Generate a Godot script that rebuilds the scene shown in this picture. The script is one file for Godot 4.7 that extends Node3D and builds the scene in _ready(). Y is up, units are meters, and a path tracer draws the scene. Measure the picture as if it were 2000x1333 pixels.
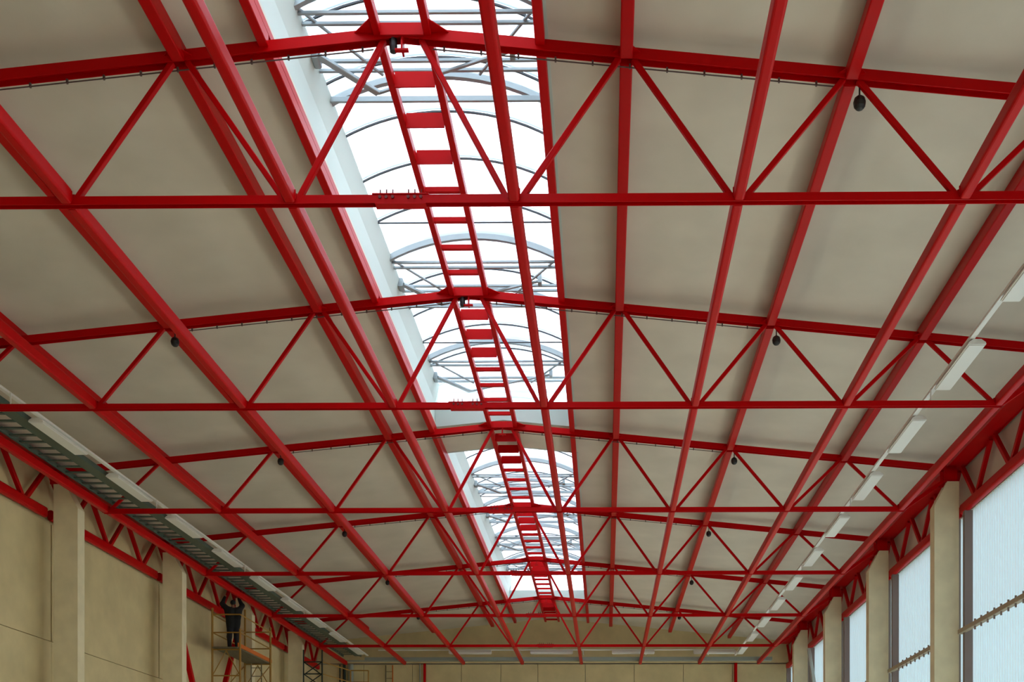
extends Node3D
# A steel roofed sports hall: six red trusses, a barrel skylight along the ridge, a glazed wall on the right.
# B is the height of the trusses' bottom chord above the eye, D the spacing of the trusses; the ridge is x = 0.
const B := 8.44
const D := 7.5
const EYE := 1.6
const S := 0.3555 * 8.44            # spacing of the truss nodes
const Z1 := 2.06                    # first truss in view, in bays from the eye
const RIDGE := 1.264                # top chord at the ridge, in B above the eye
const PITCH := 0.100
const BACK := 7.95                  # rear wall, in bays
const FRONT := -1.5
const WALL := 1.447                 # inner face of the long walls, in B from the ridge
const FOCAL := 2535.0 * D / B       # pixels, in a picture 2000 wide and 1333 high
const ORD := ["first", "second", "third", "fourth", "fifth", "sixth", "seventh", "eighth", "ninth", "tenth", "eleventh", "twelfth", "thirteenth"]

var M := {}
var names := {}
var rng := RandomNumberGenerator.new()


func _ready() -> void:
	rng.seed = 7
	# ---- camera: a level camera with a lens shifted up and to the left
	var cam := Camera3D.new()
	cam.name = "camera"
	var near := 0.1
	var yaw := deg_to_rad(0.6)
	cam.set_frustum(1333.0 / FOCAL * near, Vector2((1000.0 - 1182.0) / FOCAL + tan(yaw), (1621.0 - 666.5) / FOCAL) * near, near, 400.0)
	cam.position = Vector3(0.322 * B, EYE, 0)
	cam.rotation.y = yaw
	add_child(cam)
	cam.current = true
	# ---- sky and exposure
	var sm := ProceduralSkyMaterial.new()
	sm.sky_top_color = Color(0.86, 0.92, 0.98)
	sm.sky_horizon_color = Color(0.95, 0.97, 1.0)
	sm.ground_horizon_color = Color(0.66, 0.66, 0.62)
	sm.ground_bottom_color = Color(0.58, 0.58, 0.54)
	sm.sky_curve = 0.2
	var sky := Sky.new()
	sky.sky_material = sm
	var env := Environment.new()
	env.background_mode = Environment.BG_SKY
	env.sky = sky
	env.background_energy_multiplier = 1.0
	env.tonemap_mode = Environment.TONE_MAPPER_LINEAR
	env.tonemap_exposure = 11.4
	env.sdfgi_enabled = true
	env.ssao_enabled = true
	env.ssil_enabled = true
	var we := WorldEnvironment.new()
	we.name = "sky"
	we.environment = env
	add_child(we)

	materials()
	shell()
	windows()
	columns()
	trusses()
	long_beams()
	eaves_girders()
	skylights()
	lights_and_trays()
	small_things()
	scaffolds()
	worker()


# ------------------------------------------------------------------ materials
func mat(called: String, c: Color, rough: float, metal := 0.0) -> StandardMaterial3D:
	var m := StandardMaterial3D.new()
	m.resource_name = called
	m.albedo_color = c
	m.roughness = rough
	m.metallic = metal
	M[called] = m
	return m


func mottled(m: StandardMaterial3D, lo: float, hi: float, size: float, freq: float, s: int) -> void:
	var n := FastNoiseLite.new()
	n.seed = s
	n.frequency = freq
	n.fractal_octaves = 4
	var g := Gradient.new()
	g.set_color(0, Color(lo, lo, lo))
	g.set_color(1, Color(hi, hi, hi))
	var t := NoiseTexture2D.new()
	t.width = 512
	t.height = 512
	t.seamless = true
	t.noise = n
	t.color_ramp = g
	m.albedo_texture = t
	m.uv1_triplanar = true
	m.uv1_world_triplanar = true
	m.uv1_scale = Vector3.ONE / size


func materials() -> void:
	mat("red_paint", Color(0.73, 0.0, 0.02), 0.40)
	M.red_paint.metallic_specular = 0.22
	mat("ceiling_sheet", Color(0.86, 0.83, 0.765), 0.7)
	mottled(M.ceiling_sheet, 0.93, 1.0, 7.0, 0.006, 3)
	mat("cream_paint", Color(0.92, 0.87, 0.72), 0.75)
	mottled(M.cream_paint, 0.93, 1.0, 4.0, 0.01, 5)
	mat("cream_panel", Color(0.86, 0.79, 0.60), 0.7)
	mottled(M.cream_panel, 0.92, 1.0, 5.0, 0.008, 9)
	mat("concrete_floor", Color(0.80, 0.78, 0.70), 0.6)
	mottled(M.concrete_floor, 0.85, 1.0, 6.0, 0.02, 11)
	mat("white_sheet", Color(0.76, 0.80, 0.77), 0.6)
	mat("grey_trim", Color(0.62, 0.60, 0.56), 0.6)
	mat("aluminium", Color(0.60, 0.63, 0.64), 0.45, 0.5)
	mat("bar_grey", Color(0.22, 0.24, 0.26), 0.5)
	mat("galvanised", Color(0.58, 0.62, 0.60), 0.5, 0.2)
	mat("tray_green", Color(0.30, 0.38, 0.34), 0.5, 0.3)
	mat("lamp_white", Color(0.90, 0.90, 0.88), 0.45)
	mat("brown_post", Color(0.50, 0.43, 0.40), 0.6)
	mat("beige_rail", Color(0.66, 0.60, 0.50), 0.6)
	mat("dark_plastic", Color(0.07, 0.07, 0.075), 0.5)
	mat("dark_cable", Color(0.35, 0.28, 0.27), 0.6)
	mat("bolt_steel", Color(0.40, 0.03, 0.05), 0.5)
	mat("scaffold_yellow", Color(0.62, 0.46, 0.16), 0.55)
	mat("scaffold_plank", Color(0.42, 0.38, 0.28), 0.8)
	mat("orange_board", Color(0.80, 0.40, 0.10), 0.6)
	mat("green_pipe", Color(0.10, 0.17, 0.14), 0.6)
	var v := mat("clothes_and_skin", Color.WHITE, 0.85)
	v.vertex_color_use_as_albedo = true
	var p := mat("skylight_sheet", Color(0.90, 0.95, 0.97, 0.48), 0.2)
	p.transparency = BaseMaterial3D.TRANSPARENCY_ALPHA
	var cg := mat("clear_glass", Color(0.93, 0.96, 0.96, 0.06), 0.05)
	cg.transparency = BaseMaterial3D.TRANSPARENCY_ALPHA
	var w := mat("translucent_sheet", Color(0.63, 0.86, 0.92), 0.5)
	w.backlight_enabled = true
	w.backlight = Color(0.45, 0.45, 0.45)


# ------------------------------------------------------------------ nodes
func numbered(called: String) -> String:
	var n: int = names.get(called, -1) + 1
	names[called] = n
	return called if n == 0 else "%s_%03d" % [called, n]


func tag(o: Node3D, label: String, category := "", group := "") -> Node3D:
	o.set_meta("label", label)
	if category:
		o.set_meta("category", category)
	if group:
		o.set_meta("group", group)
	return o


func thing(called: String, label: String, category: String, at := Vector3.ZERO, group := "") -> Node3D:
	var o := Node3D.new()
	o.name = numbered(called)
	add_child(o)
	o.position = at
	tag(o, label, category, group)
	return o


func mesh_of(st: SurfaceTool) -> ArrayMesh:
	st.generate_normals()
	return st.commit()


func part(called: String, mesh: Mesh, m: Material, parent: Node3D, at := Vector3.ZERO) -> MeshInstance3D:
	var o := MeshInstance3D.new()
	o.name = numbered(called) if parent == self else called
	o.mesh = mesh
	o.material_override = m
	o.position = at
	parent.add_child(o, true)
	return o


func struct(called: String, mesh: Mesh, m: Material) -> MeshInstance3D:
	var o := part(called, mesh, m, self)
	o.set_meta("kind", "structure")
	return o


func struct_node(called: String, at := Vector3.ZERO) -> Node3D:
	var o := Node3D.new()
	o.name = numbered(called)
	add_child(o)
	o.position = at
	o.set_meta("kind", "structure")
	return o


func pt(x: float, y: float, z: float) -> Vector3:   # x in B from the ridge, y in B above the eye, z in bays from the eye
	return Vector3(x * B, EYE + y * B, -z * D)


# ------------------------------------------------------------------ shapes
func begin() -> SurfaceTool:
	var st := SurfaceTool.new()
	st.begin(Mesh.PRIMITIVE_TRIANGLES)
	st.set_smooth_group(-1)
	return st


func quad(st: SurfaceTool, a: Vector3, b: Vector3, c: Vector3, d: Vector3) -> void:
	for v in [a, b, c, a, c, d]:
		st.add_vertex(v)


# a closed profile (x to the right, y up when looking along the bar from a to b) swept from a to b
func extrude(st: SurfaceTool, prof: PackedVector2Array, a: Vector3, b: Vector3, up := Vector3.UP) -> void:
	var f := (b - a).normalized()
	if absf(f.dot(up)) > 0.99:
		up = Vector3.RIGHT
	var r := f.cross(up).normalized()
	var u := r.cross(f)
	var n := prof.size()
	if Geometry2D.is_polygon_clockwise(prof):
		prof = prof.duplicate()
		prof.reverse()
	var area_ccw := signed_area(prof) > 0
	for i in n:
		var p := prof[i]
		var q := prof[(i + 1) % n]
		var p0 := a + r * p.x + u * p.y
		var q0 := a + r * q.x + u * q.y
		var p1 := b + r * p.x + u * p.y
		var q1 := b + r * q.x + u * q.y
		if area_ccw:
			quad(st, p0, p1, q1, q0)
		else:
			quad(st, p0, q0, q1, p1)
	var tri := Geometry2D.triangulate_polygon(prof)
	for i in range(0, tri.size(), 3):
		var t := [prof[tri[i]], prof[tri[i + 1]], prof[tri[i + 2]]]
		if signed_area(PackedVector2Array(t)) < 0:
			t.reverse()
		for k in [0, 1, 2]:
			st.add_vertex(a + r * t[k].x + u * t[k].y)
		for k in [2, 1, 0]:
			st.add_vertex(b + r * t[k].x + u * t[k].y)


func signed_area(p: PackedVector2Array) -> float:
	var s := 0.0
	for i in p.size():
		s += p[i].cross(p[(i + 1) % p.size()])
	return s


func rect(w: float, h: float, bev := 0.0) -> PackedVector2Array:
	var x := w / 2
	var y := h / 2
	if bev <= 0:
		return PackedVector2Array([Vector2(-x, -y), Vector2(x, -y), Vector2(x, y), Vector2(-x, y)])
	return PackedVector2Array([Vector2(-x + bev, -y), Vector2(x - bev, -y), Vector2(x, -y + bev), Vector2(x, y - bev), Vector2(x - bev, y), Vector2(-x + bev, y), Vector2(-x, y - bev), Vector2(-x, -y + bev)])


func ring(r: float, n := 10) -> PackedVector2Array:
	var p := PackedVector2Array()
	for i in n:
		p.append(Vector2.from_angle(TAU * i / n) * r)
	return p


func rounded(w: float, h: float, r: float, n := 3) -> PackedVector2Array:
	var p := PackedVector2Array()
	for c in [[1, -1, -PI / 2], [1, 1, 0.0], [-1, 1, PI / 2], [-1, -1, PI]]:
		for k in n + 1:
			p.append(Vector2(c[0] * (w / 2 - r), c[1] * (h / 2 - r)) + Vector2.from_angle(c[2] + PI / 2 * k / n) * r)
	return p


# an H lying on its side: flanges upright at both edges, the web level between them
func h_section(w: float, h: float, t := 0.012, web := 0.01) -> PackedVector2Array:
	var x := w / 2
	var y := h / 2
	var k := web / 2
	return PackedVector2Array([Vector2(-x, -y), Vector2(-x + t, -y), Vector2(-x + t, -k), Vector2(x - t, -k), Vector2(x - t, -y), Vector2(x, -y), Vector2(x, y), Vector2(x - t, y), Vector2(x - t, k), Vector2(-x + t, k), Vector2(-x + t, y), Vector2(-x, y)])


func bar(a: Vector3, b: Vector3, prof: PackedVector2Array, up := Vector3.UP) -> ArrayMesh:
	var st := begin()
	extrude(st, prof, a, b, up)
	return mesh_of(st)


func box(st: SurfaceTool, lo: Vector3, hi: Vector3, bev := 0.0) -> void:
	var c := (lo + hi) / 2
	var s := hi - lo
	extrude(st, rect(s.x, s.y, bev), Vector3(c.x, c.y, hi.z), Vector3(c.x, c.y, lo.z))


func box_mesh(lo: Vector3, hi: Vector3, bev := 0.0) -> ArrayMesh:
	var st := begin()
	box(st, lo, hi, bev)
	return mesh_of(st)


func plate(pts: Array, thick: Vector3) -> ArrayMesh:   # a flat outline given thickness
	var st := begin()
	var n := pts.size()
	for i in range(1, n - 1):
		for k in [0, i, i + 1]:
			st.add_vertex(pts[k] + thick / 2)
		for k in [0, i + 1, i]:
			st.add_vertex(pts[k] - thick / 2)
	for i in n:
		var p: Vector3 = pts[i]
		var q: Vector3 = pts[(i + 1) % n]
		quad(st, p - thick / 2, q - thick / 2, q + thick / 2, p + thick / 2)
	return mesh_of(st)


func top_y(x: float) -> float:    # height of the top chord's centre at x (in B)
	return RIDGE - PITCH * absf(x)


func ceil_y(x: float) -> float:
	return top_y(x) + 0.030


# ------------------------------------------------------------------ shell
func slab(st: SurfaceTool, x0: float, x1: float, z0: float, z1: float) -> void:
	var t := 0.14
	var p := [pt(x0, ceil_y(x0), z0), pt(x1, ceil_y(x1), z0), pt(x1, ceil_y(x1), z1), pt(x0, ceil_y(x0), z1)]
	var u := Vector3(0, t, 0)
	quad(st, p[0], p[1], p[2], p[3])
	quad(st, p[3] + u, p[2] + u, p[1] + u, p[0] + u)
	for i in 4:
		quad(st, p[i], p[i] + u, p[(i + 1) % 4] + u, p[(i + 1) % 4])


const SKY := [[1.15, 4.11], [4.37, 7.30]]
const HALF := 0.215                 # half the width of the skylights


func shell() -> void:
	var st := begin()
	for s in [-1, 1]:
		slab(st, s * HALF, s * (WALL + 0.05), FRONT - 0.1, BACK + 0.1)
		for z in [[FRONT - 0.1, SKY[0][0]], [SKY[0][1], SKY[1][0]], [SKY[1][1], BACK + 0.1]]:
			slab(st, 0, s * HALF, z[0], z[1])
	struct("ceiling", mesh_of(st), M.ceiling_sheet)
	struct("floor", box_mesh(Vector3(-WALL * B - 0.4, -0.3, -BACK * D - 0.6), Vector3(WALL * B + 0.4, 0, -FRONT * D + 0.6)), M.concrete_floor)
	# left wall: cream sandwich panels with open joints, on a dark backing
	var w := struct_node("wall_left")
	part("backing", box_mesh(Vector3(-WALL * B - 0.35, 0, -BACK * D - 0.3), Vector3(-WALL * B - 0.12, EYE + 1.165 * B, -FRONT * D + 0.3)), M.grey_trim, w)
	var rows := [0.0, EYE + 0.18 * B, EYE + 0.60 * B, EYE + 0.975 * B]
	for k in range(-3, 6):
		var za := (Z1 + k) * D
		var zb := (minf(Z1 + k + 1, BACK) + 0.065) * D
		za = maxf(za + 0.065 * D, FRONT * D)
		for r in 3:
			part("wall_panel", box_mesh(Vector3(-WALL * B - 0.13, rows[r] + 0.008, -zb + (0.03 if r > 1 else 0.006)), Vector3(-WALL * B, rows[r + 1] - 0.008, -za - (0.03 if r > 1 else 0.006)), 0.006), M.cream_panel, w)
		part("wall_panel", box_mesh(Vector3(-WALL * B - 0.13, rows[3] + 0.02, -zb + 0.006), Vector3(-WALL * B - 0.06, EYE + 1.15 * B, -za - 0.006)), M.cream_panel, w)
	# rear wall
	var b := struct_node("wall_back")
	var zb := -BACK * D
	part("backing", box_mesh(Vector3(-WALL * B - 0.35, 0, zb - 0.4), Vector3(WALL * B + 0.35, EYE + 1.27 * B, zb - 0.13)), M.grey_trim, b)
	var edges := [-WALL, -1.16, -0.86, -0.56, -0.318, -0.09, 0.2, 0.5, 0.8, 1.1, WALL]
	for i in edges.size() - 1:
		part("wall_panel", box_mesh(Vector3(edges[i] * B + 0.012, 0, zb - 0.14), Vector3(edges[i + 1] * B - 0.012, EYE + 1.012 * B, zb), 0.006), M.cream_panel, b)
	var up := begin()
	for s in [-1, 1]:
		var q := [pt(0, 1.02, BACK), pt(s * WALL, 1.02, BACK), pt(s * WALL, ceil_y(WALL), BACK), pt(0, ceil_y(0), BACK)]
		quad(up, q[0], q[1], q[2], q[3])
		var o := Vector3(0, 0, -0.12)
		quad(up, q[0] + o, q[1] + o, q[2] + o, q[3] + o)
		quad(up, q[0], q[1], q[1] + o, q[0] + o)
	part("gable_panel", mesh_of(up), M.cream_panel, b)
	var fz := -FRONT * D
	var fw := struct_node("wall_front")
	part("lower_panel", box_mesh(Vector3(-WALL * B - 0.4, 0, fz), Vector3(WALL * B + 0.4, EYE + 0.88 * B, fz + 0.3)), M.cream_panel, fw)
	part("upper_panel", box_mesh(Vector3(-WALL * B - 0.4, EYE + 0.98 * B, fz), Vector3(WALL * B + 0.4, EYE + 1.30 * B, fz + 0.3)), M.cream_panel, fw)
	for x in [-12.2, -4.0, 4.0, 12.2]:
		part("pier", box_mesh(Vector3(x - 0.5, EYE + 0.88 * B, fz), Vector3(x + 0.5, EYE + 0.98 * B, fz + 0.3)), M.cream_panel, fw)
	for i in 3:
		var gw := struct_node("window_%d" % (11 + i))
		part("pane", box_mesh(Vector3(-11.7 + i * 8.1, EYE + 0.88 * B, fz + 0.12), Vector3(-4.5 + i * 8.1, EYE + 0.98 * B, fz + 0.14)), M.clear_glass, gw)
	# right wall: the strip above the windows, and a plinth below them
	var rw := struct_node("wall_right")
	part("upper_panel", box_mesh(Vector3(WALL * B + 0.02, EYE + 0.985 * B, -BACK * D - 0.3), Vector3(WALL * B + 0.2, EYE + 1.165 * B, -FRONT * D + 0.3)), M.ceiling_sheet, rw)
	part("plinth", box_mesh(Vector3(WALL * B - 0.05, 0, -BACK * D - 0.3), Vector3(WALL * B + 0.2, 0.4, -FRONT * D + 0.3)), M.cream_panel, rw)


func windows() -> void:
	var x := WALL * B + 0.04
	var rail_y := EYE + 0.611 * B
	var top := EYE + 0.99 * B
	var low := EYE + 0.25 * B
	for k in range(-4, 6):
		var za := maxf(Z1 + k, FRONT)
		var zb := minf(Z1 + k + 1, BACK)
		var shown := k >= 1
		var w := struct_node("window_%d" % (k + 5))
		var sheets := 6 if shown else 1
		# clear panes low down, below the picture's edge; ribbed translucent sheets above
		part("pane", box_mesh(Vector3(x + 0.01, 0.4, -zb * D + 0.02), Vector3(x + 0.02, low, -za * D - 0.02)), M.clear_glass, w)
		for row in [[low, rail_y], [rail_y, top]]:
			for i in sheets:
				var a := lerpf(za, zb, float(i) / sheets) * D
				var b := lerpf(za, zb, float(i + 1) / sheets) * D
				part("glazing_sheet", corrugated(x, row[0], row[1], a, b, 7 if shown else 36), M.translucent_sheet, w)
		# deep post beside the far column, and the level rail that carries the sheets
		part("post", box_mesh(Vector3(1.422 * B, 0.4, -(zb - 0.055) * D), Vector3(1.447 * B, EYE + 0.978 * B, -(zb - 0.075) * D), 0.01), M.brown_post, w)
		part("post", box_mesh(Vector3(1.425 * B, 0.4, -(za + 0.06) * D), Vector3(1.443 * B, EYE + 0.978 * B, -(za + 0.045) * D), 0.01), M.brown_post, w)
		for y in [rail_y, low]:
			var r := part("rail", box_mesh(Vector3(1.413 * B, y - 0.06, -(zb - 0.03) * D), Vector3(1.429 * B, y + 0.06, -(za + 0.03) * D), 0.008), M.beige_rail, w)
			if shown:
				for i in 12:
					var z := -lerpf(za + 0.1, zb - 0.2, i / 11.0) * D
					part("bolt", box_mesh(Vector3(1.418 * B - 0.02, y - 0.15, z - 0.015), Vector3(1.418 * B + 0.02, y + 0.12, z + 0.015)), M.brown_post, r)


func corrugated(x: float, y0: float, y1: float, za: float, zb: float, ribs: int) -> ArrayMesh:
	var prof := PackedVector2Array()
	var back := PackedVector2Array()
	var step := (zb - za) / ribs
	for i in ribs:
		for q in [[0.0, 0.0], [0.38, 0.0], [0.5, 0.03], [0.88, 0.03]]:
			prof.append(Vector2(x + q[1], -(za + (i + q[0]) * step)))
	prof.append(Vector2(x, -zb))
	for p in prof:
		back.append(p + Vector2(0.004, 0))
	var st := begin()
	for i in prof.size() - 1:
		for s in [prof, back]:
			var p: Vector2 = s[i]
			var q: Vector2 = s[i + 1]
			var c := [Vector3(p.x, y0, p.y), Vector3(q.x, y0, q.y), Vector3(q.x, y1, q.y), Vector3(p.x, y1, p.y)]
			if s == prof:
				quad(st, c[3], c[2], c[1], c[0])
	return mesh_of(st)


# ------------------------------------------------------------------ columns
func columns() -> void:
	for s in [-1, 1]:
		var side := "left" if s < 0 else "right"
		var first: Node3D = null
		for i in range(2, 6):
			var at := Vector3((1.342 if s > 0 else -1.325) * B, 0, -(Z1 + i) * D)
			var label := "cream concrete column with chamfered top on the %s, %s" % ["plain wall side at left" if s < 0 else "glazed wall side at right", ["nearest the camera", "second from the camera", "third from the camera", "farthest from the camera"][i - 2]]
			if first == null:
				first = thing("column", label, "column", at, "columns along the %s wall" % side)
				var w := 0.076 * B
				var h := EYE + 1.079 * B
				var ch := 0.04 * B
				var o := [Vector3(0, 0, 0), Vector3(s * w, 0, 0), Vector3(s * w, h, 0), Vector3(s * ch, h, 0), Vector3(0, h - 0.075 * B, 0)]
				part("shaft", plate(o, Vector3(0, 0, 0.4)), M.cream_paint, first)
				# part("pad", box_mesh(Vector3(minf(s * ch, s * w), h, -0.2), Vector3(maxf(s * ch, s * w), h + 0.02, 0.2)), M.grey_trim, first)
			else:
				var c: Node3D = first.duplicate()
				c.name = numbered("column")
				add_child(c)
				c.position = at
				tag(c, label)


# ------------------------------------------------------------------ trusses
func gusset(x: float, y: float, dx: float, dz: float) -> ArrayMesh:   # level corner plate on the near side of the chord
	return plate([Vector3(x, y, 0.07), Vector3(x + dx, y, 0.07), Vector3(x, y, 0.07 + dz)], Vector3(0, 0.012, 0))


func trusses() -> void:
	var t := thing("roof_truss", "", "roof truss", Vector3(0, EYE, -Z1 * D), "red roof trusses")
	var ch := h_section(0.15, 0.145)
	for s in [-1, 1]:
		part("top_chord", bar(Vector3(0, RIDGE * B, 0), Vector3(s * 1.415 * B, top_y(1.415) * B, 0), ch), M.red_paint, t)
	part("bottom_chord", bar(Vector3(-1.244 * B - 0.09, B, 0), Vector3(1.244 * B + 0.09, B, 0), h_section(0.115, 0.11)), M.red_paint, t)
	for n in range(-3, 4):
		for s in [-1, 1]:
			var off := 0.25 if n == 0 else 0.10
			var x0: float = n * S + s * off
			var x1: float = (n + 0.5 * s) * S - s * 0.11
			part("diagonal", bar(Vector3(x0, top_y(x0 / B) * B - 0.05, 0), Vector3(x1, B + 0.04, 0), rect(0.075, 0.075, 0.008), Vector3.BACK), M.red_paint, t)
	for n in range(-3, 4):
		if n == 0:
			continue
		for s in [-1, 1]:
			part("gusset", gusset(n * S + s * 0.07, top_y(n * S / B) * B, s * 0.12, 0.14), M.red_paint, t)
	for s in [-1, 1]:
		part("gusset", gusset(s * 0.36, top_y(0.043) * B + 0.02, s * 0.28, 0.30), M.red_paint, t)
		# bracket that carries the chord on the column head
		part("bracket", box_mesh(Vector3(minf(s * 1.375, s * 1.414) * B, 1.080 * B, -0.17), Vector3(maxf(s * 1.375, s * 1.414) * B, top_y(1.4) * B - 0.06, 0.17), 0.01), M.red_paint, t)
		part("bracket", plate([Vector3(s * 1.365 * B, 1.065 * B, 0), Vector3(s * 1.41 * B, 1.075 * B, 0), Vector3(s * 1.41 * B, 1.11 * B, 0), Vector3(s * 1.365 * B, 1.115 * B, 0)], Vector3(0, 0, 0.03)), M.red_paint, t)
		part("strut", bar(Vector3(s * 1.252 * B, 1.0 * B, 0), Vector3(s * 1.375 * B, 1.085 * B, 0), rect(0.10, 0.10, 0.008), Vector3.BACK), M.red_paint, t)
	part("ridge_plate", box_mesh(Vector3(-0.012, RIDGE * B - 0.24, -0.085), Vector3(0.012, RIDGE * B + 0.08, 0.085)), M.red_paint, t)
	part("ridge_plate", box_mesh(Vector3(-0.09, RIDGE * B - 0.26, 0.03), Vector3(0.09, RIDGE * B - 0.235, 0.09)), M.red_paint, t)
	# bolted splice in the middle of the bottom chord
	var xs := -0.02
	var sp := part("splice_plate", box_mesh(Vector3(xs - 0.38, B + 0.056, -0.07), Vector3(xs + 0.38, B + 0.070, 0.07)), M.red_paint, t)
	for k in [-3, -2, -1, 1, 2, 3]:
		var bx: float = xs + k * 0.085 + signf(k) * 0.02
		part("bolt", bar(Vector3(bx, B + 0.07, 0.03), Vector3(bx, B + 0.135, 0.03), ring(0.009, 8)), M.bolt_steel, sp)
	var sp2 := part("splice_plate", box_mesh(Vector3(xs - 0.34, B - 0.075, -0.07), Vector3(xs + 0.34, B - 0.056, 0.07)), M.red_paint, t)
	for k in [-3, -2, -1, 1, 2, 3]:
		var bx: float = xs + k * 0.085 + signf(k) * 0.02
		part("bolt", bar(Vector3(bx, B + 0.02, 0.057), Vector3(bx, B + 0.02, 0.075), ring(0.022, 8)), M.bolt_steel, sp2)
	var look := ["red roof truss nearest the camera, crossing the top of the picture", "red roof truss second from the camera, across the middle height", "red roof truss third from the camera, where the first skylight ends", "red roof truss fourth from the camera, under the far skylight", "red roof truss fifth from the camera, second from the rear wall", "red roof truss farthest from the camera, just before the rear wall"]
	tag(t, look[0])
	for i in range(1, 6):
		var c: Node3D = t.duplicate()
		c.name = numbered("roof_truss")
		add_child(c)
		c.position.z = -(Z1 + i) * D
		tag(c, look[i])


# ------------------------------------------------------------------ beams that run the length of the hall
func long_beams() -> void:
	var ties := ["red tie beam along the left wall, beside the green cable tray", "second red tie beam from the left wall", "third red tie beam from the left wall, with a glossy underside", "red tie beam just left of the skylight, fourth from the left wall", "red tie beam passing below the skylight, right of the red ridge ladder", "red tie beam just right of the skylight, third from the window wall", "second red tie beam from the window wall", "red tie beam along the window wall, above the column heads"]
	for i in 8:
		var x := (i - 3.5) * S
		var t := thing("tie_beam", ties[i], "beam", Vector3(x, EYE + B + 0.05, 0), "lengthwise tie beams at bottom chord level")
		var seg: ArrayMesh = null
		for k in range(-1, 6):
			var z0 := (Z1 + k) * D + (0.075 if k >= 0 else 0.0)
			var z1 := (Z1 + k + 1) * D - 0.075 if k < 5 else 7.82 * D
			if k == -1 or k == 5:
				part("beam", bar(Vector3(0, 0, -z0), Vector3(0, 0, -z1), rounded(0.145, 0.21, 0.035)), M.red_paint, t)
			else:
				if seg == null:
					seg = bar(Vector3(0, 0, -0.0), Vector3(0, 0, -(D - 0.15)), rounded(0.145, 0.21, 0.035))
				part("beam", seg, M.red_paint, t, Vector3(0, 0, -z0))
			part("end_plate", box_mesh(Vector3(-0.085, -0.06, -z1 + 0.004), Vector3(0.085, 0.06, -z1 + 0.02)), M.red_paint, t)
	var purlins := ["red roof purlin third left of the ridge, over the left tie beams", "red roof purlin second left of the ridge, behind a tie beam", "red roof purlin first left of the skylight", "red roof purlin first right of the skylight", "red roof purlin second right of the skylight, casting a soft shadow", "red roof purlin third right of the skylight, nearest the window wall"]
	var j := 0
	for n in [-3, -2, -1, 1, 2, 3]:
		var x: float = n * S
		var t := thing("purlin", purlins[j], "beam", Vector3(x, EYE + top_y(x / B) * B, 0), "roof purlins under the ceiling")
		j += 1
		beam_run(t, rounded(0.17, 0.17, 0.02), 0.075)
		part("cleat", box_mesh(Vector3(-0.03, 0.085, -7.6 * D), Vector3(0.03, 0.245, -1.2 * D)), M.red_paint, t)
	for s in [-1, 1]:
		var t := thing("edge_beam", "red beam trimming the %s edge of the skylights" % ("left" if s < 0 else "right"), "beam", Vector3(s * (HALF + 0.004) * B, EYE + (top_y(HALF) + 0.008) * B, 0), "skylight edge beams")
		beam_run(t, rect(0.13, 0.17, 0.01), 0.075)
		part("flange", box_mesh(Vector3(-0.02 - s * 0.045, 0.085, -7.6 * D), Vector3(0.02 - s * 0.045, 0.2, -1.2 * D)), M.red_paint, t)
	# the ladder of two rails and level plates along the ridge
	var l := thing("ridge_ladder", "red ladder-like frame of two rails and plates running along the ridge", "roof frame", Vector3(0, EYE + 1.266 * B, 0))
	for x in [-0.039 * B, 0.041 * B]:
		for k in range(-1, 6):
			var z0 := (Z1 + k) * D + 0.075
			var z1 := (Z1 + k + 1) * D - 0.075 if k < 5 else 7.86 * D
			part("rail", bar(Vector3(x, 0, -z0), Vector3(x, 0, -z1), rect(0.10, 0.15, 0.01)), M.red_paint, l)
	var tall := box_mesh(Vector3(-0.039 * B + 0.05, -0.11, -0.012), Vector3(0.041 * B - 0.05, 0.11, 0.012))
	var low := box_mesh(Vector3(-0.039 * B + 0.05, -0.04, -0.04), Vector3(0.041 * B - 0.05, 0.04, 0.04), 0.008)
	for k in 6:
		part("rung", box_mesh(Vector3(-0.039 * B + 0.05, -0.10, -(Z1 + k) * D + 0.11), Vector3(0.041 * B - 0.05, 0.06, -(Z1 + k) * D + 0.13)), M.red_paint, l)
	for k in range(-1, 6):
		for q in range(1, 8):
			var z := Z1 + k + q * 0.1265
			if z < 7.84:
				part("rung", tall if q <= 3 else low, M.red_paint, l, Vector3(0, 0, -z * D))


func beam_run(t: Node3D, prof: PackedVector2Array, gap: float) -> void:
	var seg := bar(Vector3.ZERO, Vector3(0, 0, -(D - 2 * gap)), prof)
	for k in range(-1, 6):
		var z0 := (Z1 + k) * D + gap
		if k < 5:
			part("beam", seg, M.red_paint, t, Vector3(0, 0, -z0))
		else:
			part("beam", bar(Vector3(0, 0, -z0), Vector3(0, 0, -7.8 * D), prof), M.red_paint, t)


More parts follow.
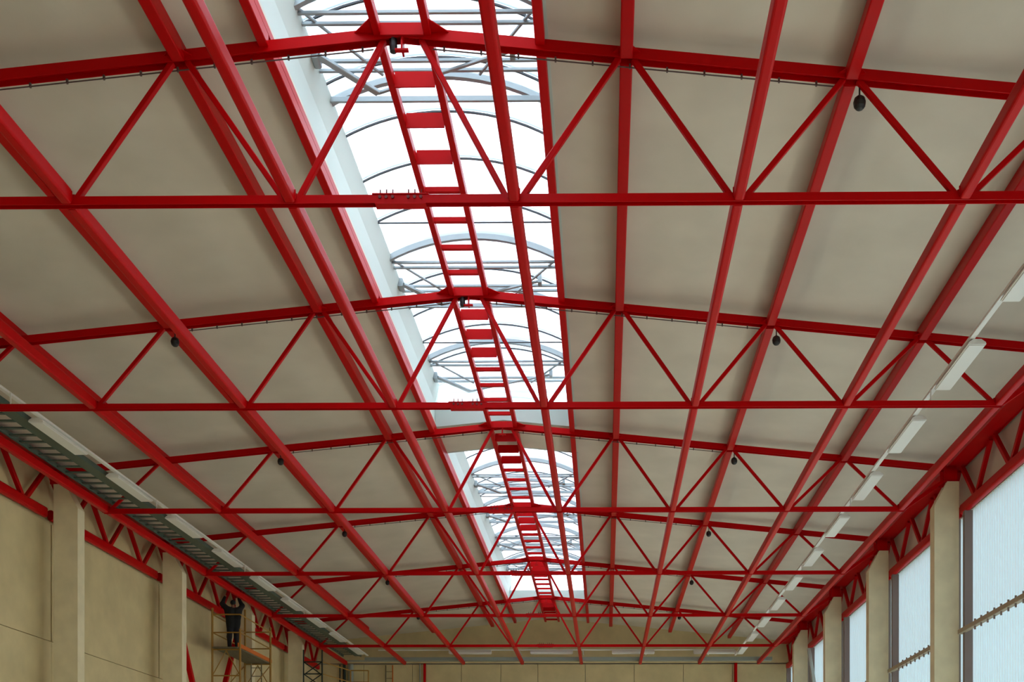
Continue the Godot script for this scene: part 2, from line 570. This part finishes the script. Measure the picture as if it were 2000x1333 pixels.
func eaves_girders() -> void:
	for s in [-1, 1]:
		for k in range(1, 6):
			var za := Z1 + k
			var zb := minf(Z1 + k + 1, BACK - 0.02)
			var where: String = ["nearest the camera", "second from the camera", "third from the camera", "fourth from the camera", "at the rear wall"][k - 1]
			var g := thing("lattice_girder", "red zigzag lattice girder %s, %s" % ["along the top of the plain left wall" if s < 0 else "above the windows at right", where], "girder", Vector3(s * 1.431 * B, EYE, 0), "lattice girders along the %s wall" % ("left" if s < 0 else "right"))
			part("lower_chord", bar(Vector3(0, 0.993 * B, -(za + 0.02) * D), Vector3(0, 0.993 * B, -(zb - 0.02) * D), rounded(0.16, 0.27, 0.06)), M.red_paint, g)
			part("upper_chord", bar(Vector3(-s * 0.16, 1.132 * B, -za * D - 0.0), Vector3(-s * 0.16, 1.132 * B, -zb * D), h_section(0.48, 0.10)), M.red_paint, g)
			var n := 3
			for i in n:
				var u0 := lerpf(za, zb, (i + 0.06) / n)
				var d0 := lerpf(za, zb, (i + 0.46) / n)
				var d1 := lerpf(za, zb, (i + 0.54) / n)
				var u1 := lerpf(za, zb, (i + 0.94) / n)
				for e in [[u0, d0], [u1, d1]]:
					part("diagonal", bar(Vector3(0, 1.122 * B, -e[0] * D), Vector3(0, 1.005 * B, -e[1] * D), rect(0.11, 0.11, 0.01), Vector3.RIGHT), M.red_paint, g)


# ------------------------------------------------------------------ skylights
const KERB_TOP := 1.405
const END_TOP := 1.345
const RISE := 0.055


func arc_pt(u: float, lift := 0.0) -> Vector3:   # u from -1 to 1 across the vault
	var h := HALF * B
	var r := (h * h / (RISE * B) + RISE * B) / 2
	var a := asin(h / r) * u
	return Vector3(sin(a) * (r + lift), EYE + KERB_TOP * B + RISE * B - r + cos(a) * (r + lift), 0)


func arch(z: float, w: float, depth: float, lift := 0.0, u0 := -1.0, u1 := 1.0, n := 16) -> ArrayMesh:   # a bar bent along the vault, w in z, depth radially
	var st := begin()
	var rows := []
	for i in n + 1:
		var u := lerpf(u0, u1, float(i) / n)
		var a := arc_pt(u, lift) - Vector3(0, 0, z)
		var b := arc_pt(u, lift + depth) - Vector3(0, 0, z)
		var o := Vector3(0, 0, w / 2)
		rows.append([a + o, a - o, b - o, b + o])
	for i in n:
		for k in 4:
			quad(st, rows[i][k], rows[i + 1][k], rows[i + 1][(k + 1) % 4], rows[i][(k + 1) % 4])
	quad(st, rows[0][0], rows[0][1], rows[0][2], rows[0][3])
	quad(st, rows[n][3], rows[n][2], rows[n][1], rows[n][0])
	return mesh_of(st)


func skylights() -> void:
	var bars := 16
	for i in 2:
		var za: float = SKY[i][0]
		var zb: float = SKY[i][1]
		var t := thing("skylight", ["barrel vault skylight of clear sheets over the near three bays", "barrel vault skylight of clear sheets over the far three bays"][i], "skylight", Vector3.ZERO, "barrel skylights along the ridge")
		for s in [-1, 1]:
			var o := [pt(s * (HALF + 0.001), ceil_y(HALF) - 0.003, 0), pt(s * (HALF + 0.001), KERB_TOP - 0.055, 0), pt(s * (HALF - 0.011), KERB_TOP, 0), pt(s * (HALF + 0.016), KERB_TOP, 0), pt(s * (HALF + 0.016), ceil_y(HALF) - 0.003, 0)]
			var mid := Vector3(0, 0, -(za + zb) / 2 * D)
			for q in o.size():
				o[q] += mid
			part("kerb", plate(o, Vector3(0, 0, (zb - za) * D)), M.white_sheet, t)
			# drip edge along the top of the kerb
			part("kerb_rail", bar(pt(s * (HALF - 0.008), KERB_TOP + 0.003, za), pt(s * (HALF - 0.008), KERB_TOP + 0.003, zb), rect(0.05, 0.05, 0.006)), M.white_sheet, t)
		for z in [za, zb]:
			var zz: float = -z * D + (-0.055 if z == za else 0.055)
			part("end_wall", plate([Vector3(0, EYE + ceil_y(0) * B, zz), Vector3(HALF * B, EYE + ceil_y(HALF) * B, zz), Vector3(HALF * B, EYE + END_TOP * B, zz), Vector3(-HALF * B, EYE + END_TOP * B, zz), Vector3(-HALF * B, EYE + ceil_y(HALF) * B, zz)], Vector3(0, 0, 0.1)), M.white_sheet, t)
			var seg := [Vector3(-HALF * B, EYE + END_TOP * B, zz), Vector3(HALF * B, EYE + END_TOP * B, zz)]
			for k in range(8, -9, -1):
				seg.append(arc_pt(k / 8.0) + Vector3(0, 0, zz))
			part("end_glazing", plate(seg, Vector3(0, 0, 0.012)), M.skylight_sheet, t)
		for k in bars + 1:
			var z := lerpf(za, zb, float(k) / bars)
			var gb := part("glazing_bar", arch(z * D, 0.032, 0.03, -0.03), M.bar_grey, t)
			part("cover_strip", arch(z * D, 0.04, 0.02, 0.03), M.aluminium, gb)
			if k < bars:
				var z2 := lerpf(za, zb, float(k + 1) / bars)
				part("pane", arch((z + z2) / 2 * D, (z2 - z) * D - 0.02, 0.01, 0.005), M.skylight_sheet, t)
			if k % 4 == 2:
				part("tie_rod", bar(pt(-HALF, KERB_TOP, z), pt(HALF, KERB_TOP, z), ring(0.016, 8)), M.bar_grey, t)
		var off: float = za - 1.15
		for z in [2.20 + off, 3.18 + off, 3.86 + off] if i == 0 else [4.42, 5.1, 5.62, 6.2, 6.8]:
			vent(t, z)


func vent(t: Node3D, z: float) -> void:     # an opening flap: end arches, cross tubes, folding arms and a motor
	var v := part("vent_flap", arch(z * D, 0.09, 0.12, -0.10), M.aluminium, t)
	var l := 0.30
	part("flap_arch", arch((z + l) * D, 0.09, 0.10, -0.08), M.aluminium, v)
	part("flap_edge", arch((z + 0.012) * D, 0.10, 0.03, 0.10, -0.55, 0.55), M.aluminium, v)
	for q in [0.02, 0.05, 0.16, 0.19, 0.285]:
		part("cross_tube", bar(pt(-HALF + 0.01, KERB_TOP - 0.004, z + q), pt(HALF, KERB_TOP - 0.004, z + q), rect(0.05, 0.05 if q != 0.285 else 0.09, 0.006)), M.aluminium, v)
	for s in [-1, 1]:
		part("brace", bar(pt(s * 0.205, KERB_TOP, z + 0.01), pt(s * 0.09, KERB_TOP - 0.006, z + 0.20), ring(0.025, 8)), M.aluminium, v)
	part("arm", bar(pt(-0.195, KERB_TOP - 0.012, z + 0.13), pt(-0.105, KERB_TOP - 0.02, z + 0.235), rect(0.11, 0.06, 0.01)), M.aluminium, v)
	part("arm", bar(pt(-0.105, KERB_TOP - 0.02, z + 0.235), pt(0.15, KERB_TOP - 0.006, z + 0.13), rect(0.05, 0.05, 0.01)), M.aluminium, v)
	part("motor", box_mesh(pt(-0.208, KERB_TOP - 0.018, z + 0.16), pt(-0.194, KERB_TOP + 0.003, z + 0.125), 0.02), M.aluminium, v)
	part("motor_bracket", box_mesh(pt(0.150, KERB_TOP - 0.012, z + 0.15), pt(0.160, KERB_TOP + 0.012, z + 0.12), 0.01), M.aluminium, v)


# ------------------------------------------------------------------ lights and trays
func fixture_proto(len: float) -> Array:
	var st := begin()
	extrude(st, PackedVector2Array([Vector2(-0.16, 0), Vector2(0.16, 0), Vector2(0.15, 0.035), Vector2(0.07, 0.09), Vector2(-0.07, 0.09), Vector2(-0.15, 0.035)]), Vector3(0, 0, 0), Vector3(0, 0, -len))
	var d := begin()
	extrude(d, rect(0.28, 0.02, 0.006), Vector3(0, -0.008, -0.03), Vector3(0, -0.008, -len + 0.03))
	return [mesh_of(st), mesh_of(d)]


func lights_and_trays() -> void:
	var len := 0.285 * D
	var m := fixture_proto(len)
	for s in [-1, 1]:
		var side := "left wall row" if s < 0 else "row before the glazed wall"
		var x: float = s * 1.105 * B
		var r := thing("light_rail", "white carrier rail that holds the lamps of the %s" % side, "lamp rail", Vector3(x - s * 0.09, EYE + 1.036 * B, 0), "lamp rails")
		part("channel", bar(Vector3(0, 0, -1.3 * D), Vector3(0, 0, -7.72 * D), rect(0.10, 0.05, 0.006)), M.lamp_white, r)
		for k in 5:
			part("bracket", box_mesh(Vector3(-s * 0.06 - 0.012, -0.036 * B + 0.05, -(Z1 + k) * D - 0.012), Vector3(-s * 0.06 + 0.012, 0.0, -(Z1 + k) * D + 0.012)), M.lamp_white, r)
		var z := 3.235 if s < 0 else 2.235
		var n := 0
		while z < 7.4:
			var f := thing("fluorescent_lamp", "white fluorescent lamp in the %s, %s from the camera" % [side, ORD[n]], "lamp", Vector3(x, EYE + 1.022 * B, -z * D), "fluorescent lamps on the %s" % ("left" if s < 0 else "right"))
			part("housing", m[0], M.lamp_white, f)
			part("diffuser", m[1], M.lamp_white, f)
			z += 0.505
			n += 1
	# row across the rear wall
	var y := EYE + 1.048 * B
	var zr := -7.72 * D
	var rr := thing("light_rail", "white carrier rail of the lamp row across the rear wall", "lamp rail", Vector3(0, y, zr), "lamp rails")
	part("channel", bar(Vector3(-1.03 * B, 0.17, 0), Vector3(1.09 * B, 0.17, 0), rect(0.1, 0.05, 0.006)), M.lamp_white, rr)
	for k in 6:
		part("arm", bar(Vector3((-0.95 + k * 0.38) * B, 0.17, -0.03), Vector3((-0.95 + k * 0.38) * B, 0.17, -0.225 * D), rect(0.05, 0.04)), M.lamp_white, rr)
	for k in 4:
		var f := thing("fluorescent_lamp", "white fluorescent lamp across the rear wall, %s from the left" % ORD[k], "lamp", Vector3((-0.355 + 0.485 * k) * B, y, zr), "fluorescent lamps across the rear wall")
		f.scale.y = 1.6
		part("housing", m[0], M.lamp_white, f).rotation.y = PI / 2
		part("diffuser", m[1], M.lamp_white, f).rotation.y = PI / 2
	# cable tray along the left wall: two side rails, rungs and a closed duct
	var x0 := -1.236 * B
	var x1 := -1.130 * B
	var t := thing("cable_tray", "green grey ladder cable tray running along the left wall", "cable tray", Vector3(0, EYE + 1.030 * B, 0))
	for x in [x0, x1]:
		part("side_rail", bar(Vector3(x, 0.03, -2.2 * D), Vector3(x, 0.03, -7.70 * D), rect(0.06, 0.12, 0.005)), M.tray_green, t)
	part("duct", box_mesh(Vector3(x1 - 0.32, 0.0, -7.70 * D), Vector3(x1 - 0.04, 0.07, -2.2 * D), 0.006), M.tray_green, t)
	var rung := box_mesh(Vector3(x0, -0.015, -0.045), Vector3(x1 - 0.30, 0.015, 0.045))
	for k in 92:
		part("rung", rung, M.tray_green, t, Vector3(0, 0, -(2.25 + k * 0.059) * D))
	# tray across the rear wall
	var t2 := thing("cable_tray", "grey green cable tray running across the rear wall", "cable tray", Vector3(0, EYE + 1.018 * B, -7.80 * D))
	part("channel", box_mesh(Vector3(-1.23 * B, -0.04, -0.2), Vector3(1.32 * B, -0.02, 0.25)), M.galvanised, t2)
	part("side_rail", box_mesh(Vector3(-1.12 * B, -0.05, 0.25), Vector3(1.32 * B, 0.12, 0.28), 0.005), M.galvanised, t2)


# ------------------------------------------------------------------ small things on the trusses
func small_things() -> void:
	var who := ["nearest the camera", "second from the camera", "third from the camera", "fourth from the camera", "fifth from the camera", "farthest from the camera"]
	for i in 6:
		var z := -(Z1 + i) * D
		# thin conduit clipped under the top chord
		var c := thing("cable_conduit", "thin dark conduit clipped under the top chord of the roof truss %s" % who[i], "conduit", Vector3(0, EYE, z - 0.055), "conduits under the roof trusses")
		for s in [-1, 1]:
			part("pipe", bar(Vector3(s * 0.4, top_y(0.4 / B) * B - 0.118, 0), Vector3(s * 1.95 * S, top_y(1.95 * S / B) * B - 0.118, 0), ring(0.009, 6)), M.dark_cable, c)
			for k in 11:
				var x: float = s * (0.55 + k * 0.5)
				var y := top_y(x / B) * B - 0.118
				part("clip", box_mesh(Vector3(x - 0.012, y - 0.015, -0.015), Vector3(x + 0.012, y + 0.046, 0.015)), M.dark_cable, c)
		for s in [-1, 1]:
			if i == 0 and s < 0:
				continue
			var x: float = s * 2.0 * S + 0.12
			var f := thing("hanging_sensor", "dark fitting hanging under the roof truss %s, %s of skylight" % [who[i], "left" if s < 0 else "right"], "fitting", Vector3(x, EYE + top_y(x / B) * B - 0.07, z - 0.02), "dark fittings hanging from the trusses")
			part("stem", bar(Vector3.ZERO, Vector3(0, -0.17, 0), ring(0.012, 6)), M.dark_plastic, f)
			part("body", lathe([[0.0, -0.36], [0.045, -0.345], [0.075, -0.31], [0.085, -0.255], [0.07, -0.20], [0.035, -0.17], [0.0, -0.165]]), M.dark_plastic, f)
	for i in 2:
		var l := thing("ridge_lamp", "small dark lamp under the ridge of the roof truss %s" % who[i], "fitting", Vector3(-0.12, EYE + RIDGE * B - 0.06, -(Z1 + i) * D + 0.03), "dark lamps under the ridge")
		part("body", lathe([[0.0, -0.2], [0.045, -0.19], [0.055, -0.12], [0.05, -0.02], [0.03, 0.0], [0.0, 0.0]]), M.dark_plastic, l)
	# cross bracing in the left wall and a slanted pole at the right
	for e in [[5.10, 5.54], [6.02, 5.58]]:
		var br := part("wall_brace", bar(pt(-1.385, 0.93, e[0]), pt(-1.385, 0.36, e[1]), rect(0.16, 0.16, 0.01), Vector3.RIGHT), M.red_paint, self)
		tag(br, "red slanted wall brace on the left wall, %s the scaffold tower" % ("left of" if e[0] < 5.5 else "showing through"), "brace", "red braces in the left wall")
	tag(part("slanted_pole", bar(pt(1.405, 0.96, 6.92), pt(1.405, 0.55, 6.55), rect(0.14, 0.14, 0.01), Vector3.RIGHT), M.white_sheet, self), "cream slanted pole beside the farthest window at right", "pole")
	var zb := BACK - 0.02
	# things on the rear wall
	var lad := thing("wall_ladder", "narrow brown ladder standing against the rear wall", "ladder", pt(-1.0, 0, zb))
	for s in [-1, 1]:
		part("rail", bar(Vector3(s * 0.18, -EYE, 0), Vector3(s * 0.18, 1.005 * B, 0), rect(0.05, 0.05)), M.scaffold_plank if s < 0 else M.orange_board, lad)
	for k in 28:
		part("rung", bar(Vector3(-0.18, -1.3 + k * 0.35, 0), Vector3(0.18, -1.3 + k * 0.35, 0), ring(0.014, 6)), M.scaffold_plank, lad)
	tag(part("rear_post", bar(pt(-0.782, -0.18, zb), pt(-0.782, 1.015, zb), rect(0.16, 0.12, 0.01)), M.red_paint, self), "red brown post on the rear wall, right of the ladder", "post")
	tag(part("rear_post", bar(pt(1.118, -0.18, zb), pt(1.118, 1.015, zb), rect(0.26, 0.14, 0.01)), M.red_paint, self), "red brown post on the rear wall, in the right corner", "post")
	tag(part("rear_pipe", bar(pt(-0.812, -0.18, zb), pt(-0.812, 1.015, zb), ring(0.03, 8)), M.galvanised, self), "thin grey pipe on the rear wall, close to the red post", "pipe")
	for e in [[-1.302, 0.035, "leftmost and thinnest"], [-1.275, 0.07, "dark middle one"], [-1.235, 0.13, "widest, at the right"]]:
		tag(part("down_pipe", bar(pt(e[0], -0.18, zb), pt(e[0], 1.01, zb), ring(e[1], 10)), M.green_pipe if e[1] < 0.1 else M.galvanised, self), "green grey down pipe at the left of the rear wall, %s" % e[2], "pipe", "down pipes on the rear wall")


func lathe(prof: Array) -> ArrayMesh:
	var st := begin()
	var n := 14
	for i in n:
		var a := TAU * i / n
		var b := TAU * (i + 1) / n
		for k in prof.size() - 1:
			var p: Array = prof[k]
			var q: Array = prof[k + 1]
			var f := func(r: float, t: float, y: float) -> Vector3: return Vector3(cos(t) * r, y, sin(t) * r)
			quad(st, f.call(p[0], a, p[1]), f.call(q[0], a, q[1]), f.call(q[0], b, q[1]), f.call(p[0], b, p[1]))
	return mesh_of(st)


# ------------------------------------------------------------------ scaffolds
func rod(called: String, a: Vector3, b: Vector3, t: Node3D, m: Material, r := 0.024) -> void:
	part(called, bar(a, b, ring(r, 8)), m, t)


func scaffolds() -> void:
	# tower the worker stands on
	var z0 := -5.5 * D
	var len := 0.5 * D
	var xa := -11.38          # from the ridge, the side against the wall
	var w := 1.0
	var t := thing("scaffold_tower", "yellow scaffold tower by the left wall with a worker on its platform", "scaffold", Vector3(xa, 0, z0), "scaffold towers")
	var deck := EYE + 6.52
	for e in [[0.0, 0.0, 7.95], [w, 0.0, 7.2], [0.0, -len, 8.6], [w, -len, 7.9]]:
		rod("standard", Vector3(e[0], 0, e[1]), Vector3(e[0], EYE + e[2], e[1]), t, M.scaffold_yellow, 0.04)
	for zz in [0.0, -len]:
		for y in [deck - 2.0, deck - 1.0, deck - 0.06, deck + 0.55, deck + 1.2]:
			rod("transom", Vector3(0, y, zz), Vector3(w, y, zz), t, M.scaffold_yellow)
		rod("brace", Vector3(0, deck - 1.0, zz), Vector3(w * 0.5, deck - 0.1, zz), t, M.scaffold_yellow, 0.018)
		rod("brace", Vector3(w, deck - 1.0, zz), Vector3(w * 0.5, deck - 0.1, zz), t, M.scaffold_yellow, 0.018)
	for x in [0.0, w]:
		for y in [deck - 2.0, deck + 0.55, deck + 1.2]:
			rod("ledger", Vector3(x, y, 0), Vector3(x, y, -len), t, M.scaffold_yellow)
		rod("brace", Vector3(x, deck - 2.0, 0), Vector3(x, deck - 0.1, -len), t, M.scaffold_yellow, 0.02)
	for k in 3:
		part("plank", box_mesh(Vector3(0.04 + k * 0.31, deck - 0.03, -len - 0.15), Vector3(0.33 + k * 0.31, deck + 0.02, 0.15), 0.006), M.scaffold_plank, t)
	part("toe_board", box_mesh(Vector3(w - 0.06, deck + 0.03, -len - 0.3), Vector3(w - 0.03, deck + 0.17, 0.1)), M.orange_board, t)
	for s in [0.0, 0.4]:
		rod("ladder_rail", Vector3(0.32 + s, 0, -len + 0.25), Vector3(0.32 + s, deck - 0.05, -len + 0.25), t, M.scaffold_plank, 0.022)
	for k in 24:
		rod("ladder_rung", Vector3(0.32, 0.3 + k * 0.33, -len + 0.25), Vector3(0.72, 0.3 + k * 0.33, -len + 0.25), t, M.scaffold_plank, 0.014)
	# second tower in the far left corner
	var u := thing("scaffold_tower", "dark scaffold tower in the far left corner by the rear wall", "scaffold", Vector3(-11.05, 0, -7.0 * D), "scaffold towers")
	var h := EYE + 7.7
	for e in [[0.0, 0.0], [0.85, 0.0], [1.75, -1.8], [2.6, -1.8]]:
		rod("standard", Vector3(e[0], 0, e[1]), Vector3(e[0], h + (0.5 if e[1] == 0 else -0.2), e[1]), u, M.green_pipe if e[1] == 0 else M.scaffold_yellow, 0.035)
	for y in [h - 0.05, h - 0.6, h - 1.2, h - 1.8, h - 2.4]:
		rod("transom", Vector3(0, y, 0), Vector3(0.85, y, 0), u, M.green_pipe, 0.03)
		rod("transom", Vector3(1.75, y - 0.15, -1.8), Vector3(2.6, y - 0.15, -1.8), u, M.scaffold_yellow, 0.03)
		rod("brace", Vector3(0, y, 0), Vector3(0.85, y - 0.6, 0), u, M.green_pipe, 0.025)
		rod("brace", Vector3(0.85, y, 0), Vector3(0, y - 0.6, 0), u, M.green_pipe, 0.025)
		rod("ledger", Vector3(0.85, y, 0), Vector3(1.75, y - 0.15, -1.8), u, M.scaffold_yellow, 0.025)


# ------------------------------------------------------------------ the worker
func smin(a: float, b: float, k: float) -> float:
	var h := clampf(0.5 + 0.5 * (b - a) / k, 0, 1)
	return lerpf(b, a, h) - k * h * (1 - h)


# bones: [a, b, radius at a, radius at b, colour]; one vertex in each cell that the surface crosses, one quad round each crossed edge
func net(st: SurfaceTool, bones: Array, cell: float, k: float) -> void:
	var lo := Vector3.ONE * 1e9
	var hi := -lo
	for b in bones:
		for e in [[b[0], b[2]], [b[1], b[3]]]:
			lo = lo.min(e[0] - Vector3.ONE * (e[1] + 2 * cell))
			hi = hi.max(e[0] + Vector3.ONE * (e[1] + 2 * cell))
	var n := Vector3i(((hi - lo) / cell).ceil()) + Vector3i.ONE
	var f := PackedFloat32Array()
	f.resize(n.x * n.y * n.z)
	f.fill(1.0)
	for b in bones:
		var grow: float = maxf(b[2], b[3]) + k + 2 * cell
		var p0 := Vector3i((b[0].min(b[1]) - Vector3.ONE * grow - lo) / cell).clamp(Vector3i.ZERO, n - Vector3i.ONE)
		var p1 := Vector3i((b[0].max(b[1]) + Vector3.ONE * grow - lo) / cell).clamp(Vector3i.ZERO, n - Vector3i.ONE)
		var ab: Vector3 = b[1] - b[0]
		var ll := maxf(ab.length_squared(), 1e-9)
		for z in range(p0.z, p1.z + 1):
			for y in range(p0.y, p1.y + 1):
				for x in range(p0.x, p1.x + 1):
					var q: Vector3 = lo + Vector3(x, y, z) * cell - b[0]
					var t := clampf(q.dot(ab) / ll, 0, 1)
					var d: float = (q - ab * t).length() - lerpf(b[2], b[3], t)
					var i := (z * n.y + y) * n.x + x
					f[i] = smin(f[i], d, k)
	var at := {}
	for z in n.z - 1:
		for y in n.y - 1:
			for x in n.x - 1:
				var i0 := (z * n.y + y) * n.x + x
				var sum := Vector3.ZERO
				var c := 0
				var v := []
				for q in 8:
					v.append(f[i0 + (q & 1) + ((q >> 1) & 1) * n.x + (q >> 2) * n.x * n.y])
				if v.min() > 0 or v.max() <= 0:
					continue
				for e in [[0, 1], [2, 3], [4, 5], [6, 7], [0, 2], [1, 3], [4, 6], [5, 7], [0, 4], [1, 5], [2, 6], [3, 7]]:
					var a: float = v[e[0]]
					var b: float = v[e[1]]
					if (a <= 0) != (b <= 0):
						var t := a / (a - b)
						var pa := Vector3(e[0] & 1, (e[0] >> 1) & 1, e[0] >> 2)
						var pb := Vector3(e[1] & 1, (e[1] >> 1) & 1, e[1] >> 2)
						sum += pa.lerp(pb, t)
						c += 1
				at[i0] = lo + (Vector3(x, y, z) + sum / c) * cell
	var steps := [1, n.x, n.x * n.y]
	for i0 in at:
		for ax in 3:
			var s: int = steps[ax]
			var s1: int = steps[(ax + 1) % 3]
			var s2: int = steps[(ax + 2) % 3]
			if (f[i0] <= 0) == (f[i0 + s] <= 0):
				continue
			var c := [i0, i0 - s1, i0 - s1 - s2, i0 - s2]
			if not (at.has(c[1]) and at.has(c[2]) and at.has(c[3])):
				continue
			if f[i0] <= 0:
				c.reverse()
			for w in [0, 1, 2, 0, 2, 3]:
				var p: Vector3 = at[c[w]]
				var best := 1e9
				var col := Color.WHITE
				for b in bones:
					var ab: Vector3 = b[1] - b[0]
					var t: float = clampf((p - b[0]).dot(ab) / maxf(ab.length_squared(), 1e-9), 0, 1)
					var d: float = (p - b[0] - ab * t).length() - lerpf(b[2], b[3], t)
					if d < best:
						best = d
						col = b[4]
				st.set_smooth_group(0)
				st.set_color(col.srgb_to_linear())
				st.add_vertex(p)


func worker() -> void:
	# stands on the tower's platform with both arms raised to the girder, facing the wall (-x)
	var feet := Vector3(-11.38 + 0.46, EYE + 6.54, -5.5 * D - 0.9)
	var o := thing("person", "worker in dark clothes standing on the scaffold platform with raised arms", "person", feet)
	o.rotation.y = deg_to_rad(-58)
	o.scale = Vector3.ONE * 1.06
	var coat := Color(0.05, 0.05, 0.06)
	var jean := Color(0.09, 0.10, 0.13)
	var skin := Color(0.62, 0.43, 0.34)
	var boot := Color(0.20, 0.05, 0.05)
	var hair := Color(0.08, 0.06, 0.05)
	var b := []
	for s in [-1, 1]:
		var hip := Vector3(0.0, 0.92, s * 0.10)
		var knee := Vector3(-0.04, 0.49, s * 0.12)
		var ankle := Vector3(0.02, 0.09, s * 0.13)
		b.append([hip, knee, 0.125, 0.085, jean])
		b.append([knee, ankle, 0.085, 0.06, jean])
		b.append([ankle + Vector3(0.02, -0.03, 0), Vector3(-0.16, 0.045, s * 0.15), 0.06, 0.042, boot])
		var sh := Vector3(0.0, 1.43, s * 0.20)
		var el := Vector3(-0.12, 1.62, s * 0.34)
		var wr := Vector3(-0.20, 1.87, s * 0.24)
		b.append([sh, el, 0.105, 0.082, coat])
		b.append([el, wr, 0.08, 0.05, coat])
		b.append([Vector3(0, 1.0, s * 0.08), Vector3(0, 1.36, s * 0.13), 0.155, 0.165, coat])
		b.append([Vector3(0, 0.88, s * 0.08), Vector3(0, 1.0, s * 0.08), 0.14, 0.155, coat])
	b.append([Vector3(0, 1.40, -0.12), Vector3(0, 1.40, 0.12), 0.10, 0.10, coat])
	b.append([Vector3(0, 1.45, 0), Vector3(-0.02, 1.57, 0), 0.065, 0.055, skin])
	var st := begin()
	net(st, b, 0.02, 0.045)
	# head, turned up to the girder
	var c := Vector3(-0.04, 1.66, 0)
	var hd := [[c + Vector3(0.02, 0.03, 0), c + Vector3(-0.01, 0.03, 0), 0.088, 0.085, hair], [c + Vector3(-0.03, 0.0, 0), c + Vector3(-0.045, -0.075, 0), 0.078, 0.045, skin],
		[c + Vector3(-0.105, 0.0, 0), c + Vector3(-0.122, -0.03, 0), 0.01, 0.015, skin], [c + Vector3(-0.092, -0.066, -0.018), c + Vector3(-0.092, -0.066, 0.018), 0.009, 0.009, Color(0.5, 0.25, 0.22)]]
	for s in [-1, 1]:
		hd.append([c + Vector3(0.0, 0.01, s * 0.085), c + Vector3(0.0, -0.03, s * 0.083), 0.016, 0.011, skin])
		hd.append([c + Vector3(-0.096, 0.012, s * 0.032), c + Vector3(-0.097, 0.012, s * 0.03), 0.012, 0.012, Color(0.15, 0.12, 0.1)])
	net(st, hd, 0.008, 0.012)
	for s in [-1, 1]:
		var wr := Vector3(-0.20, 1.87, s * 0.24)
		var up := Vector3(-0.35, 0.93, -s * 0.1).normalized()
		var side := Vector3(0, 0.1, -s).normalized()
		var fw := Vector3(-1, -0.3, 0).normalized()
		var h := [[wr - up * 0.02, wr + up * 0.03, 0.03, 0.032, skin]]
		for q in 4:
			var base: Vector3 = wr + up * 0.095 + side * (0.033 - 0.022 * q)
			h.append([wr + up * 0.02 + side * (0.016 - 0.012 * q), base, 0.02, 0.0125, skin])
			var l: float = [0.042, 0.047, 0.044, 0.034][q]
			var m1: Vector3 = base + (up * 0.8 + fw * 0.6).normalized() * l
			var m2: Vector3 = m1 + (up * 0.2 + fw).normalized() * l * 0.7
			h.append([base, m1, 0.0105, 0.0095, skin])
			h.append([m1, m2, 0.0095, 0.008, skin])
		var tb: Vector3 = wr + up * 0.035 + side * 0.03
		var tm: Vector3 = tb + (side * 0.7 + up * 0.6 + fw * 0.4).normalized() * 0.045
		h.append([tb, tm, 0.015, 0.012, skin])
		h.append([tm, tm + (up * 0.6 + fw * 0.9).normalized() * 0.032, 0.012, 0.009, skin])
		net(st, h, 0.006, 0.006)
	st.index()
	st.generate_normals()
	part("body", st.commit(), M.clothes_and_skin, o)
